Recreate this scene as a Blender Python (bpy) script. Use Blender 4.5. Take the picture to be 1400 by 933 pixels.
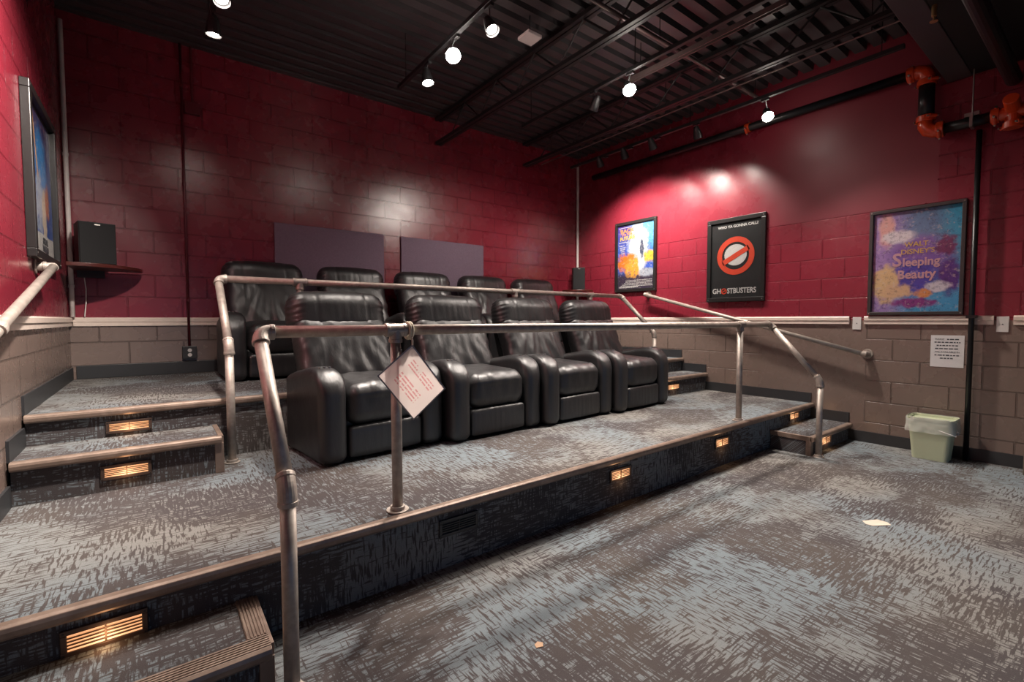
import bpy, bmesh, math, random
from mathutils import Vector, Matrix, noise
R = math.radians
random.seed(4)
S = bpy.context.scene
for o in list(bpy.data.objects):
    bpy.data.objects.remove(o)
COL = S.collection

# ------------------------------------------------------------------ camera
F_PX, EYE = 641.1, 1.21
yaw, pitch, roll = R(52.6985), R(2.6147), R(-0.1072)
cam = bpy.data.cameras.new('camera'); camo = bpy.data.objects.new('camera', cam); COL.objects.link(camo)
cam.sensor_fit = 'HORIZONTAL'; cam.sensor_width = 36.0; cam.lens = 36.0 * F_PX / 1400.0
cam.clip_start = 0.05
fw = Vector((math.cos(yaw)*math.cos(pitch), math.sin(yaw)*math.cos(pitch), -math.sin(pitch)))
rt = Vector((math.sin(yaw), -math.cos(yaw), 0)); up = rt.cross(fw)
rt2 = rt*math.cos(roll)+up*math.sin(roll); up2 = -rt*math.sin(roll)+up*math.cos(roll)
M = Matrix((rt2, up2, -fw)).transposed().to_4x4(); M.translation = Vector((0, 0, EYE))
camo.matrix_world = M
S.camera = camo

# ------------------------------------------------------------------ light and exposure
S.view_settings.view_transform = 'Standard'; S.view_settings.look = 'None'
S.view_settings.gamma = 1.0; S.view_settings.use_curve_mapping = False
S.view_settings.exposure = 0.0
w = bpy.data.worlds.new('world'); S.world = w; w.use_nodes = True
w.node_tree.nodes['Background'].inputs[0].default_value = (0.17, 0.48, 1.0, 1)
w.node_tree.nodes['Background'].inputs[1].default_value = 0.55
WARM = (1.0, 0.89, 0.80)
# track heads: (x, y, z, aim x, aim y, aim z, watts, cone degrees, glow, label, radius)
HEADS = [
 (0.385, 3.92, 3.20, 0.35, 4.2, 0.9, 20, 150, 60, 'small lit track spotlight nearest the back left corner', .035),
 (0.391, 3.486, 3.20, 0.6, 2.4, 0.3, 70, 110, 60, 'small lit track spotlight cut by the top edge above the left corner', .035),
 (1.879, 3.621, 3.20, 2.1, 3.2, 0.7, 75, 118, 90, 'small lit spotlight just below left of the brightest lamp', .040),
 (1.856, 3.16, 3.20, 1.2, 0.9, 0.3, 380, 115, 400, 'brightest and largest lit spotlight over the front recliners', .055),
 (1.905, 2.718, 3.20, 2.2, 1.2, 0.3, 90, 120, 60, 'small lit spotlight just above right of the brightest lamp', .035),
 (3.359, 3.135, 3.20, 3.6, 4.8, 1.0, 200, 115, 60, 'small dim lit spotlight left of the middle bright lamp', .030),
 (3.349, 2.699, 3.20, 2.5, 0.9, 0.0, 430, 115, 400, 'middle of the three bright spotlights on the ceiling', .055),
 (4.865, 2.219, 3.20, 3.5, .9, 0.0, 380, 128, 300, 'rightmost of the three bright spotlights on the ceiling', .050),
 (4.836, 2.95, 3.22, 5.53, 3.05, 2.0, 110, 100, 0, 'dark spotlight turned to the right wall beside the rightmost bright lamp', .04),
 (4.719, 3.451, 3.22, 5.53, 3.50, 2.1, 170, 100, 0, 'dark spotlight turned to the wall above the black poster with the red ring', .04),
 (4.70, 3.85, 3.22, 5.53, 4.05, 2.2, 200, 100, 0, 'dark spotlight turned to the wall above the blue and orange poster', .04),
 (4.70, 4.25, 3.22, 5.53, 4.45, 2.0, 180, 95, 0, 'dark spotlight nearest the back right corner of the room', .04),
 (0.39, 2.35, 3.20, -0.577, 2.9, 2.2, 900, 105, 0, 'spotlight aimed at the framed poster on the left wall', .04),
]

# ------------------------------------------------------------------ room sizes
W, D, L = 5.53, 5.49, -0.577          # right wall x, back wall y, left wall x
ZC = 3.80                               # underside of the roof deck
H1, H2, HA, HB = 0.32, 0.70, 0.165, 0.533
C8 = 0.2032

# ------------------------------------------------------------------ node helpers
def newmat(name, rough=0.5, metal=0.0, spec=0.5, col=None):
    m = bpy.data.materials.new(name); m.use_nodes = True
    b = m.node_tree.nodes['Principled BSDF']
    b.inputs['Roughness'].default_value = rough; b.inputs['Metallic'].default_value = metal
    b.inputs['Specular IOR Level'].default_value = spec
    if col: b.inputs['Base Color'].default_value = (*col, 1)
    return m
class NT:
    def __init__(s, m): s.t = m.node_tree; s.b = s.t.nodes['Principled BSDF']
    def n(s, k, **kw):
        a = s.t.nodes.new(k)
        for q, v in kw.items(): setattr(a, q, v)
        return a
    def l(s, a, b): s.t.links.new(a, b)
    def put(s, inp, v):
        if isinstance(v, (int, float)): inp.default_value = v
        elif isinstance(v, tuple): inp.default_value = v if len(v) == len(inp.default_value) else (*v, 1)
        else: s.l(v, inp)
    def math(s, op, a, b=0.0, clamp=False):
        m = s.n('ShaderNodeMath', operation=op, use_clamp=clamp); s.put(m.inputs[0], a); s.put(m.inputs[1], b); return m.outputs[0]
    def mix(s, f, a, b):
        m = s.n('ShaderNodeMix', data_type='RGBA'); s.put(m.inputs[0], f); s.put(m.inputs[6], a); s.put(m.inputs[7], b); return m.outputs[2]
    def ramp(s, x, a, b):
        m = s.n('ShaderNodeMapRange', interpolation_type='SMOOTHSTEP'); s.put(m.inputs[0], x); m.inputs[1].default_value = a; m.inputs[2].default_value = b; return m.outputs[0]
    def co(s): return s.n('ShaderNodeTexCoord').outputs['Object']
    def gen(s): return s.n('ShaderNodeTexCoord').outputs['Generated']
    def scl(s, v, sc, loc=(0, 0, 0)):
        m = s.n('ShaderNodeMapping'); s.l(v, m.inputs[0]); m.inputs['Scale'].default_value = sc; m.inputs['Location'].default_value = loc; return m.outputs[0]
    def noise(s, v, sc, det=2.0, rough=.5):
        m = s.n('ShaderNodeTexNoise'); s.l(v, m.inputs['Vector']); m.inputs['Scale'].default_value = sc; m.inputs['Detail'].default_value = det; m.inputs['Roughness'].default_value = rough; return m.outputs['Fac']
    def sep(s, v): m = s.n('ShaderNodeSeparateXYZ'); s.l(v, m.inputs[0]); return m.outputs
    def comb(s, x, y, z=0.0):
        m = s.n('ShaderNodeCombineXYZ'); s.put(m.inputs[0], x); s.put(m.inputs[1], y); s.put(m.inputs[2], z); return m.outputs[0]
    def bump(s, h, st, dist=.01, prev=None):
        m = s.n('ShaderNodeBump'); s.l(h, m.inputs['Height']); m.inputs['Strength'].default_value = st; m.inputs['Distance'].default_value = dist
        if prev is not None: s.l(prev, m.inputs['Normal'])
        return m.outputs[0]
    def out(s, col=None, nrm=None, rough=None):
        if col is not None: s.put(s.b.inputs['Base Color'], col)
        if nrm is not None: s.l(nrm, s.b.inputs['Normal'])
        if rough is not None: s.put(s.b.inputs['Roughness'], rough)

RED = (0.188, 0.016, 0.029); TAUPE = (0.175, 0.128, 0.108)
def block_wall(name, axis, phase, smooth=False):
    m = newmat(name, .36, 0, .5); t = NT(m); c = t.co(); x, y, z = t.sep(c)
    u = t.math('SUBTRACT', x if axis == 'X' else y, phase)
    br = t.n('ShaderNodeTexBrick', offset=.5, offset_frequency=2, squash=1.0)
    t.l(t.comb(u, z), br.inputs['Vector'])
    for k, v in (('Scale', 1.0), ('Mortar Size', .0066), ('Mortar Smooth', .35), ('Bias', 0.0), ('Brick Width', .4064), ('Row Height', C8)):
        br.inputs[k].default_value = v
    mort = br.outputs['Fac']
    if smooth:   # plastered parts of the right wall, where the joints are skimmed over
        up_ = t.math('MULTIPLY', t.ramp(z, 2.236, 2.25), t.ramp(y, 1.05, 1.06))
        low = t.math('MULTIPLY', t.math('MULTIPLY', t.ramp(y, 1.50, 1.56), t.ramp(y, 2.75, 2.45)), t.ramp(z, 1.22, 1.20))
        pt = t.math('MULTIPLY', t.ramp(t.noise(c, 1.4), .42, .55), t.ramp(y, 1.3, 1.6))
        k = t.math('SUBTRACT', 1.0, t.math('MAXIMUM', up_, low))
        k = t.math('MULTIPLY', k, t.math('SUBTRACT', 1.0, t.math('MULTIPLY', pt, .7)))
        mort = t.math('MULTIPLY', mort, k)
    ed = t.ramp(z, 1.195, 1.2)
    n1 = t.noise(c, 2.2, 3)
    base = t.mix(ed, TAUPE, RED)
    base = t.mix(t.math('MULTIPLY', t.ramp(n1, .35, .75), .22), base, t.mix(ed, (.14, .10, .086), (.15, .008, .020)))
    scuff = t.math('MULTIPLY', t.ramp(t.noise(c, 9, 5, .7), .70, .76), t.ramp(z, 1.0, .3))
    base = t.mix(t.math('MULTIPLY', scuff, .5), base, (.36, .28, .24))
    base = t.mix(t.math('MULTIPLY', mort, .6), base, t.mix(ed, (.07, .05, .042), (.11, .004, .012)))
    pits = t.noise(c, 190, 2, .7); lum = t.noise(c, 40, 3)
    h = t.math('ADD', t.math('MULTIPLY', pits, .8), t.math('MULTIPLY', lum, .15))
    b1 = t.bump(h, .32, .002)
    b2 = t.bump(t.math('SUBTRACT', 1.0, mort), 1.0, .009, b1)
    t.b.inputs['Specular IOR Level'].default_value = .65 if smooth else .9
    rg = t.math('ADD', .20, t.math('MULTIPLY', t.noise(c, 7, 3), .14))
    if smooth: rg = t.math('ADD', rg, t.math('MULTIPLY', up_, t.math('MULTIPLY', t.ramp(y, 2.7, 2.2), .16)))
    t.out(base, b2, rg)
    return m
#
M_BACK = block_wall('back wall paint', 'X', 1.2356)
M_LEFT = block_wall('left wall paint', 'Y', 0.11)
M_RIGHT = block_wall('right wall paint', 'Y', 0.32, True)

def carpet():
    m = newmat('carpet', .95, 0, .08); t = NT(m); c = t.co(); x, y, z = t.sep(c)
    yz = t.math('ADD', y, z)
    v = t.comb(x, yz, 0.0)
    big = t.noise(t.scl(v, (1, 1.5, 1)), 1.05, 2, .5)
    A = t.noise(t.scl(v, (12, 90, 1)), 1.0, 2, .55)
    B = t.noise(t.scl(v, (90, 12, 1), (3, 5, 0)), 1.0, 2, .55)
    k_ = t.math('MULTIPLY', t.math('SUBTRACT', t.ramp(t.noise(t.scl(v, (1, 1, 1), (9, 2, 0)), 1.4, 1), .44, .56), .5), .09)
    st = t.math('MINIMUM', t.math('ADD', A, k_), t.math('SUBTRACT', B, k_))
    mid = t.noise(t.scl(v, (1, 1, 1), (2, 7, 0)), 6, 3, .6)
    thr = t.math('ADD', st, t.math('MULTIPLY', t.math('SUBTRACT', t.ramp(big, .43, .57), .5), .12))
    thr = t.math('ADD', thr, t.math('MULTIPLY', t.math('SUBTRACT', mid, .5), .12))
    f = t.math('MULTIPLY', t.ramp(thr, .415, .515), .86)
    dark = t.mix(t.ramp(t.noise(v, 1.3, 2), .4, .6), (.072, .063, .064), (.088, .075, .069))
    light = t.mix(t.ramp(t.noise(t.scl(v, (1, 1, 1), (4, 8, 0)), .7, 2), .38, .62), (.20, .24, .262), (.245, .24, .225))
    col = t.mix(f, dark, light)
    weave = t.noise(t.scl(v, (330, 330, 1)), 1.0, 2)
    col = t.mix(t.math('MULTIPLY', t.ramp(weave, .35, .7), .30), col, (.03, .028, .03))
    t.out(col, t.bump(weave, .55, .004))
    return m
M_CARPET = carpet()

def metal_pipe():
    m = newmat('galvanised steel pipe', .5, .5, .5); t = NT(m); c = t.co()
    n = t.noise(c, 26, 4, .6)
    t.out(t.mix(t.ramp(n, .35, .7), (.33, .285, .25), (.44, .385, .34)), t.bump(t.noise(c, 300, 2), .05, .001), t.math('ADD', .40, t.math('MULTIPLY', n, .18)))
    return m
M_PIPE = metal_pipe()
def nosing():
    m = newmat('bronze stair nosing', .42, .35, .5); t = NT(m); c = t.co(); x, y, z = t.sep(c)
    n = t.noise(c, 9, 4, .65)
    col = t.mix(t.ramp(n, .4, .7), (.215, .155, .122), (.31, .232, .185))
    t.out(col, t.bump(t.noise(c, 70, 3), .12, .002)); return m
M_NOSE = nosing()
def leather():
    m = newmat('black leather', .30, 0, .75); t = NT(m); c = t.co()
    v = t.n('ShaderNodeTexVoronoi'); t.l(c, v.inputs['Vector']); v.inputs['Scale'].default_value = 260
    wr = t.noise(t.scl(c, (22, 12, 9)), 1.6, 4, .65)
    b = t.bump(wr, .22, .010); b = t.bump(v.outputs['Distance'], .10, .0015, b)
    t.out(t.mix(t.noise(c, 6, 3), (.010, .010, .012), (.021, .020, .0205)), b, t.math('ADD', .31, t.math('MULTIPLY', t.noise(c, 12, 4), .20)))
    return m
M_LEA = leather()
M_LEAP = newmat('smooth black leather side', .40, 0, .4); _t = NT(M_LEAP); _c = _t.co()
_t.out(_t.mix(_t.noise(_c, 5, 3), (.008, .008, .009), (.014, .013, .013)), _t.bump(_t.noise(_c, 220, 2), .12, .002))
def simple(name, col, rough=.5, metal=0, spec=.5, var=.25, sc=18, bump=.08, bsc=160):
    m = newmat(name, rough, metal, spec); t = NT(m); c = t.co()
    d = tuple(q*(1-var) for q in col)
    t.out(t.mix(t.noise(c, sc, 3), d, col), t.bump(t.noise(c, bsc, 2), bump, .002)); return m
M_DECK = simple('black painted roof deck', (.060, .055, .058), .42, .1, .5, .4, 5, .15, 40)
M_JOIST = simple('black painted steel', (.014, .014, .015), .5, .1, .4)
M_STRUT = simple('dull steel strut', (.16, .12, .115), .4, .6)
M_TRIM = simple('cream painted chair rail', (.74, .62, .54), .42)
M_WHITEP = simple('off white painted conduit', (.82, .76, .72), .5)
M_RUBBER = simple('dark rubber base', (.030, .031, .034), .45)
M_REDPIPE = simple('maroon painted conduit', (.10, .009, .016), .4)
M_BLACK = simple('black plastic', (.012, .012, .013), .45)
M_FRAME = simple('black aluminium frame', (.022, .021, .021), .32, .3)
M_FRAME2 = simple('dark grey frame', (.040, .036, .036), .4, .2)
M_ORANGE = simple('orange pipe coupling', (.62, .055, .010), .28, 0, .6, .35, 30)
M_BLKPIPE = simple('black iron pipe', (.012, .012, .013), .35, .2)
M_SILVER = simple('zinc steel', (.45, .42, .39), .3, .9)
M_PANEL = simple('grey purple acoustic felt', (.21, .155, .205), .95, 0, .1, .35, 60, .5, 300)
M_WOOD = simple('dark cherry wood', (.075, .014, .010), .28, 0, .6, .5, 9)
M_BIN = simple('pale green plastic', (.46, .50, .34), .42, 0, .5, .06)
M_PAPER = simple('white paper', (.62, .60, .60), .7, 0, .3, .04)
M_TAGP = simple('pinkish printed sheet', (.60, .52, .50), .45, 0, .4, .05)
M_INK = simple('dark ink', (.06, .06, .07), .6)
M_WHITEINK = simple('white ink', (.75, .74, .72), .5)
M_REDINK = simple('red ink', (.80, .075, .03), .45)
M_PLATE = simple('white plastic plate', (.60, .58, .56), .4, 0, .5, .04)
M_BRASS = simple('brass', (.62, .40, .18), .3, .9)
M_ROPE = simple('braided cream cord', (.66, .60, .46), .8)
M_TAPE = simple('cream adhesive scrap', (.62, .54, .44), .8)
M_CHIP = simple('tan floor scrap', (.52, .33, .20), .8)
M_PIL = simple('olive grey painted pillar', (.105, .090, .068), .5, 0, .4)
M_SOFF = simple('black soffit', (.006, .006, .006), .7)
M_CLOTH = simple('charcoal speaker cloth', (.022, .022, .023), .9, 0, .2, .3, 200, .4, 500)
def emit(name, col, st):
    m = newmat(name, .5); b = m.node_tree.nodes['Principled BSDF']
    b.inputs['Emission Color'].default_value = (*col, 1); b.inputs['Emission Strength'].default_value = st
    b.inputs['Base Color'].default_value = (.8, .8, .8, 1); return m
M_LENS = emit('warm step light lens', (1.0, .42, .15), .95)
def plastic_film():
    m = newmat('clear bin liner', .25, 0, .5, (.8, .82, .76)); b = m.node_tree.nodes['Principled BSDF']
    b.inputs['Alpha'].default_value = .38; return m
M_FILM = plastic_film()
def glazing():
    m = newmat('clear poster glazing', .12, 0, .5, (.02, .02, .02)); b = m.node_tree.nodes['Principled BSDF']
    b.inputs['Alpha'].default_value = .16; return m
M_GLAZE = glazing()

# ------------------------------------------------------------------ object helpers
def props(o, label=None, cat=None, group=None, kind=None):
    if label: o['label'] = label
    if cat: o['category'] = cat
    if group: o['group'] = group
    if kind: o['kind'] = kind
    return o
def thing(name, label, cat, loc=(0, 0, 0), rz=0, group=None):
    o = bpy.data.objects.new(name, None); COL.objects.link(o); o.empty_display_size = .05
    o.location = loc; o.rotation_euler = (0, 0, rz); return props(o, label, cat, group)
def obj(name, bm, mat, parent=None, smooth=False, bevel=0, label=None, seg=2):
    bmesh.ops.recalc_face_normals(bm, faces=bm.faces)
    me = bpy.data.meshes.new(name); bm.to_mesh(me); bm.free()
    for mm in (mat if isinstance(mat, (list, tuple)) else [mat]): me.materials.append(mm)
    o = bpy.data.objects.new(name, me); COL.objects.link(o)
    if smooth:
        for p in me.polygons: p.use_smooth = True
    if bevel:
        b = o.modifiers.new('bevel', 'BEVEL'); b.width = bevel; b.segments = seg; b.limit_method = 'ANGLE'; b.angle_limit = R(35)
    if parent: o.parent = parent
    if label: o['label'] = label
    return o
def struct(name, bm, mat, **k): return props(obj(name, bm, mat, **k), kind='structure')
def BM(): return bmesh.new()
def box(bm, x0, x1, y0, y1, z0, z1, mi=0):
    v = [bm.verts.new(p) for p in ((x0, y0, z0), (x1, y0, z0), (x1, y1, z0), (x0, y1, z0), (x0, y0, z1), (x1, y0, z1), (x1, y1, z1), (x0, y1, z1))]
    for f in ((0, 3, 2, 1), (4, 5, 6, 7), (0, 1, 5, 4), (1, 2, 6, 5), (2, 3, 7, 6), (3, 0, 4, 7)):
        q = bm.faces.new([v[i] for i in f]); q.material_index = mi
    return bm
def prism(bm, pts, axis, a, b):
    """closed 2-D polygon pts extruded along axis from a to b; pts are the two other coordinates in xyz order"""
    def P(p, t):
        if axis == 'X': return (t, p[0], p[1])
        if axis == 'Y': return (p[0], t, p[1])
        return (p[0], p[1], t)
    A = [bm.verts.new(P(p, a)) for p in pts]; B = [bm.verts.new(P(p, b)) for p in pts]
    n = len(pts)
    bm.faces.new(A); bm.faces.new(list(reversed(B)))
    for i in range(n): bm.faces.new((A[i], B[i], B[(i+1) % n], A[(i+1) % n]))
    return bm
def cyl(bm, p0, p1, r, seg=20, r1=None, cap=True):
    p0, p1 = Vector(p0), Vector(p1); d = (p1-p0).normalized()
    a = d.orthogonal().normalized(); b = d.cross(a); r1 = r if r1 is None else r1
    A = [bm.verts.new(p0+(a*math.cos(2*math.pi*i/seg)+b*math.sin(2*math.pi*i/seg))*r) for i in range(seg)]
    B = [bm.verts.new(p1+(a*math.cos(2*math.pi*i/seg)+b*math.sin(2*math.pi*i/seg))*r1) for i in range(seg)]
    for i in range(seg): bm.faces.new((A[i], A[(i+1) % seg], B[(i+1) % seg], B[i]))
    if cap: bm.faces.new(A); bm.faces.new(B)
    return bm
def tube(bm, pts, rad, seg=16, cap=True):
    pts = [Vector(p) for p in pts]; rings = []; prev = None
    for i, p in enumerate(pts):
        d = ((pts[i+1]-p) if i == 0 else (p-pts[i-1]) if i == len(pts)-1 else (pts[i+1]-p).normalized()+(p-pts[i-1]).normalized()).normalized()
        a = d.orthogonal().normalized() if prev is None else (prev-d*prev.dot(d)).normalized()
        prev = a; b = d.cross(a); r = rad(i) if callable(rad) else rad
        rings.append([bm.verts.new(p+(a*math.cos(2*math.pi*k/seg)+b*math.sin(2*math.pi*k/seg))*r) for k in range(seg)])
    for A, B in zip(rings, rings[1:]):
        for k in range(seg): bm.faces.new((A[k], A[(k+1) % seg], B[(k+1) % seg], B[k]))
    if cap: bm.faces.new(rings[0]); bm.faces.new(rings[-1])
    return bm
def text(name, body, size, at, mat, parent, align='CENTER', ex=.0006, sx=1.0, rot=0.0, bold=0.0, sp=1.0):
    """upright lettering in the parent's x-z plane, facing -y"""
    cu = bpy.data.curves.new(name, 'FONT'); cu.body = body; cu.size = size; cu.align_x = align; cu.align_y = 'CENTER'
    cu.extrude = ex; cu.offset = bold; cu.space_character = sp; cu.resolution_u = 3
    to = bpy.data.objects.new(name, cu); COL.objects.link(to)
    dg = bpy.context.evaluated_depsgraph_get(); me = bpy.data.meshes.new_from_object(to.evaluated_get(dg))
    bpy.data.objects.remove(to)
    me.transform(Matrix.Translation(at) @ Matrix.Rotation(R(90), 4, 'X') @ Matrix.Rotation(rot, 4, 'Z') @ Matrix.Diagonal((sx, 1, 1, 1)))
    me.materials.clear(); me.materials.append(mat)
    o = bpy.data.objects.new(name, me); COL.objects.link(o); o.parent = parent; return o

# ------------------------------------------------------------------ room shell
FRONT = -2.6
struct('floor', box(BM(), L-.15, W+.15, -12.0, 2.4, -.12, 0), M_CARPET)  # extended unseen past the front opening to block world light from below
struct('light_baffle_front', box(BM(), L-.15, W+.15, FRONT-.15, FRONT, 1.5, 3.93), M_SOFF)  # unseen bulkhead, added so bluish world light enters only low down
struct('wall_back', box(BM(), L-.15, W+.15, D, D+.15, -.12, ZC+.1), M_BACK)
struct('wall_left', box(BM(), L-.15, L, FRONT, D, -.12, ZC+.1), M_LEFT)
struct('wall_right', box(BM(), W, W+.15, FRONT, D, -.12, ZC+.1), M_RIGHT)
# pillar at the right end of the room
struct('wall_pillar', box(BM(), 5.30, W-.002, .16, .452, 0, 3.22), M_PIL, bevel=.006)
# roof deck: ribs running parallel to the back wall
bm = BM(); pts = []
yy = .86
while yy < D:
    pts += [(yy, ZC), (yy+.092, ZC), (yy+.102, ZC+.062), (yy+.142, ZC+.062)]; yy += .152
pts = [(min(p[0], D), p[1]) for p in pts]
pts += [(D, ZC+.13), (.86, ZC+.13)]
prism(bm, pts, 'X', L-.1, W+.1)
struct('ceiling', bm, M_DECK)
struct('ceiling_soffit', box(BM(), L-.1, W+.1, FRONT, .86, 3.26, 3.93), M_SOFF)

# ------------------------------------------------------------------ platforms and steps
def nose_profile(y, z, NT_=.008):       # small rounded L lip, front to -y
    return [(y+NT_, z+.004), (y-.020, z+.004), (y-.030, z-.002), (y-.034, z-.014), (y-.032, z-.030), (y-.024, z-.040), (y-.006, z-.040), (y-.006, z-.001), (y+NT_, z-.001)]
def ribbed(bm, x0, x1, y0, y1, z, along):   # fine ribs on a flat nosing strip
    n = 6
    for i in range(n):
        if along == 'X':
            a = y0+(y1-y0)*(i+.2)/n; b = y0+(y1-y0)*(i+.8)/n; box(bm, x0, x1, a, b, z, z+.003)
        else:
            a = x0+(x1-x0)*(i+.2)/n; b = x0+(x1-x0)*(i+.8)/n; box(bm, a, b, y0, y1, z, z+.003)
Y1, Y2, YA, YB = 1.965, 3.555, 1.645, 3.19
def platform(name, label, y0, y1, z, zb, skew=0.0):
    t = thing(name, label, 'platform', (L+.01, y0, zb))
    bm = BM(); x1 = W-L-.015
    v = [bm.verts.new(p) for p in ((0, 0, 0), (x1, skew, 0), (x1, y1-y0, 0), (0, y1-y0, 0), (0, 0, z-zb), (x1, skew, z-zb), (x1, y1-y0, z-zb), (0, y1-y0, z-zb))]
    for f in ((0, 3, 2, 1), (4, 5, 6, 7), (0, 1, 5, 4), (1, 2, 6, 5), (2, 3, 7, 6), (3, 0, 4, 7)): bm.faces.new([v[i] for i in f])
    o = obj('carpeted_box', bm, M_CARPET, t)
    bm = prism(BM(), nose_profile(0, z-zb), 'X', 0, x1)
    for q in bm.verts: q.co.y += skew*q.co.x/x1
    obj('nosing', bm, M_NOSE, t, bevel=.002, label='bronze nosing strip along the front edge')
    return t
platform('seating_platform', 'wide low carpeted platform carrying the front row of black recliners', Y1, D-.01, H1, 0.0, .045)
platform('seating_platform', 'raised carpeted platform along the back wall carrying the rear recliners', Y2, D-.012, H2, H1+.001)
def step(label, x0, x1, y0, y1, zb, z, side, wide=False):
    t = thing('carpeted_step', label, 'step', (x0, y0, zb)); w_, d_, h_ = x1-x0, y1-y0, z-zb
    obj('carpeted_box', box(BM(), 0, w_, 0, d_, 0, h_), M_CARPET, t)
    bm = prism(BM(), nose_profile(0, h_, .055 if wide else .012), 'X', 0, w_)
    if wide: ribbed(bm, 0, w_, -.018, .052, h_+.004, 'X')
    obj('nosing', bm, M_NOSE, t, bevel=.001, label='ribbed bronze nosing along the front edge')
    bm = BM(); s = w_ if side == 'R' else 0.0; q = -1 if side == 'R' else 1
    a, b = sorted((s, s+q*(.060 if wide else .016))); c_, d2 = sorted((s, s-q*.010))
    box(bm, a, b, .055 if wide else .012, d_, h_-.001, h_+.004); box(bm, c_, d2, -.006, d_, h_-.036, h_+.004)
    if wide: ribbed(bm, a, b, .055, d_, h_+.004, 'Y')
    obj('side_nosing', bm, M_NOSE, t, bevel=.001)
    bm = BM(); a, b = sorted((s-q*.010, s+q*.034)); box(bm, a, b, -.012, .0, 0, h_-.036); a, b = sorted((s-q*.010, s)); box(bm, a, b, 0, .03, 0, h_-.036)
    obj('corner_strip', bm, M_NOSE, t, bevel=.002, label='upright bronze strip on the outer front corner')
    return t
step('lowest carpeted step in the bottom left corner of the view', L+.012, .268, YA, Y1-.001, 0.001, HA, 'R', True)
step('carpeted step on the lower platform by the left wall', L+.012, .292, YB, Y2-.001, H1+.001, HB, 'R')
step('carpeted step on the main floor at the right end of the platform', 4.575, W-.012, YA+.02, Y1+.033, 0.001, HA, 'L')
step('small carpeted step behind the far right recliner of the front row', 4.55, W-.012, YB+.02, Y2-.001, H1+.001, HB, 'L')

# baseboards (rubber base follows the steps)
def base_x(name, x0, x1, y, z, h=.10): struct(name, box(BM(), x0, x1, y-.012, y, z, z+h), M_RUBBER, bevel=.003)
base_x('baseboard_back', L+.03, W-.03, D, H2+.001, .115)
def base_wall(side, segs):
    bm = BM()
    for (y0, y1, z0) in segs:
        if side == 'left': box(bm, L, L+.012, y0, y1, z0, z0+.105)
        else: box(bm, W-.012, W, y0, y1, z0, z0+.105)
    struct('baseboard_'+side, bm, M_RUBBER)
base_wall('right', [(.46, YA+.02, .001), (YA+.02, Y1+.045, HA+.001), (Y1+.045, YB+.02, H1+.001), (YB+.02, Y2, HB+.001), (Y2, D-.013, H2+.001)])
base_wall('left', [(FRONT, YA, .001), (YA, Y1, HA+.001), (Y1, YB, H1+.001), (YB, Y2, HB+.001), (Y2, D-.013, H2+.001)])

# chair rail: stepped moulding
RZ = 1.20
def rail_prof(s):   # (offset from wall, z)
    return [(0, RZ-.040), (.016, RZ-.040), (.016, RZ-.008), (.022, RZ-.004), (.022, RZ+.026), (.016, RZ+.034), (0, RZ+.036)]
def chair_rail(name, side, segs):
    bm = BM()
    for a, b in segs:
        if side == 'back': prism(bm, [(D-p[0], p[1]) for p in rail_prof(0)], 'X', a, b)
        elif side == 'left': prism(bm, [(L+p[0], p[1]) for p in rail_prof(0)], 'Y', a, b)
        else: prism(bm, [(W-p[0], p[1]) for p in rail_prof(0)], 'Y', a, b)
    struct(name, bm, M_TRIM)
chair_rail('trim_1', 'back', [(L+.023, W-.023)])
chair_rail('trim_2', 'left', [(FRONT, D-.001)])
chair_rail('trim_3', 'right', [(1.685, D-.001)])
chair_rail('trim_4', 'right', [(.672, 1.563)])
chair_rail('trim_5', 'right', [(.470, .560)])

# ------------------------------------------------------------------ roof steel
def joist(x, label):
    t = thing('bar_joist', label, 'joist', (x, .88, 3.46))
    n0, n1 = 0, D-.90
    bm = BM(); box(bm, -.045, -.006, n0, n1, .30, .338); box(bm, .006, .045, n0, n1, .30, .338); obj('top_chord', bm, M_JOIST, t)
    bm = BM(); box(bm, -.042, -.006, n0, n1, 0, .036); box(bm, .006, .042, n0, n1, 0, .036); obj('bottom_chord', bm, M_JOIST, t)
    bm = BM(); y = .1; k = 0
    pts = []
    while y < n1-.1:
        pts.append((0, y, .03 if k % 2 else .31)); y += .32; k += 1
    for a, b in zip(pts, pts[1:]): cyl(bm, a, b, .009, 8)
    obj('web', bm, M_JOIST, t)
for x, nm in ((2.98, 'dark steel bar joist over the middle of the room'), (4.415, 'dark steel bar joist nearest the right wall')):
    joist(x, nm)
# big black beam and soffit along x
o = obj('steel_beam', box(BM(), L, W-.001, .862, 1.022, 3.25, 3.79), M_DECK, bevel=.006)
props(o, 'large black boxed beam crossing the ceiling at the upper right', 'beam')
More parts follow.
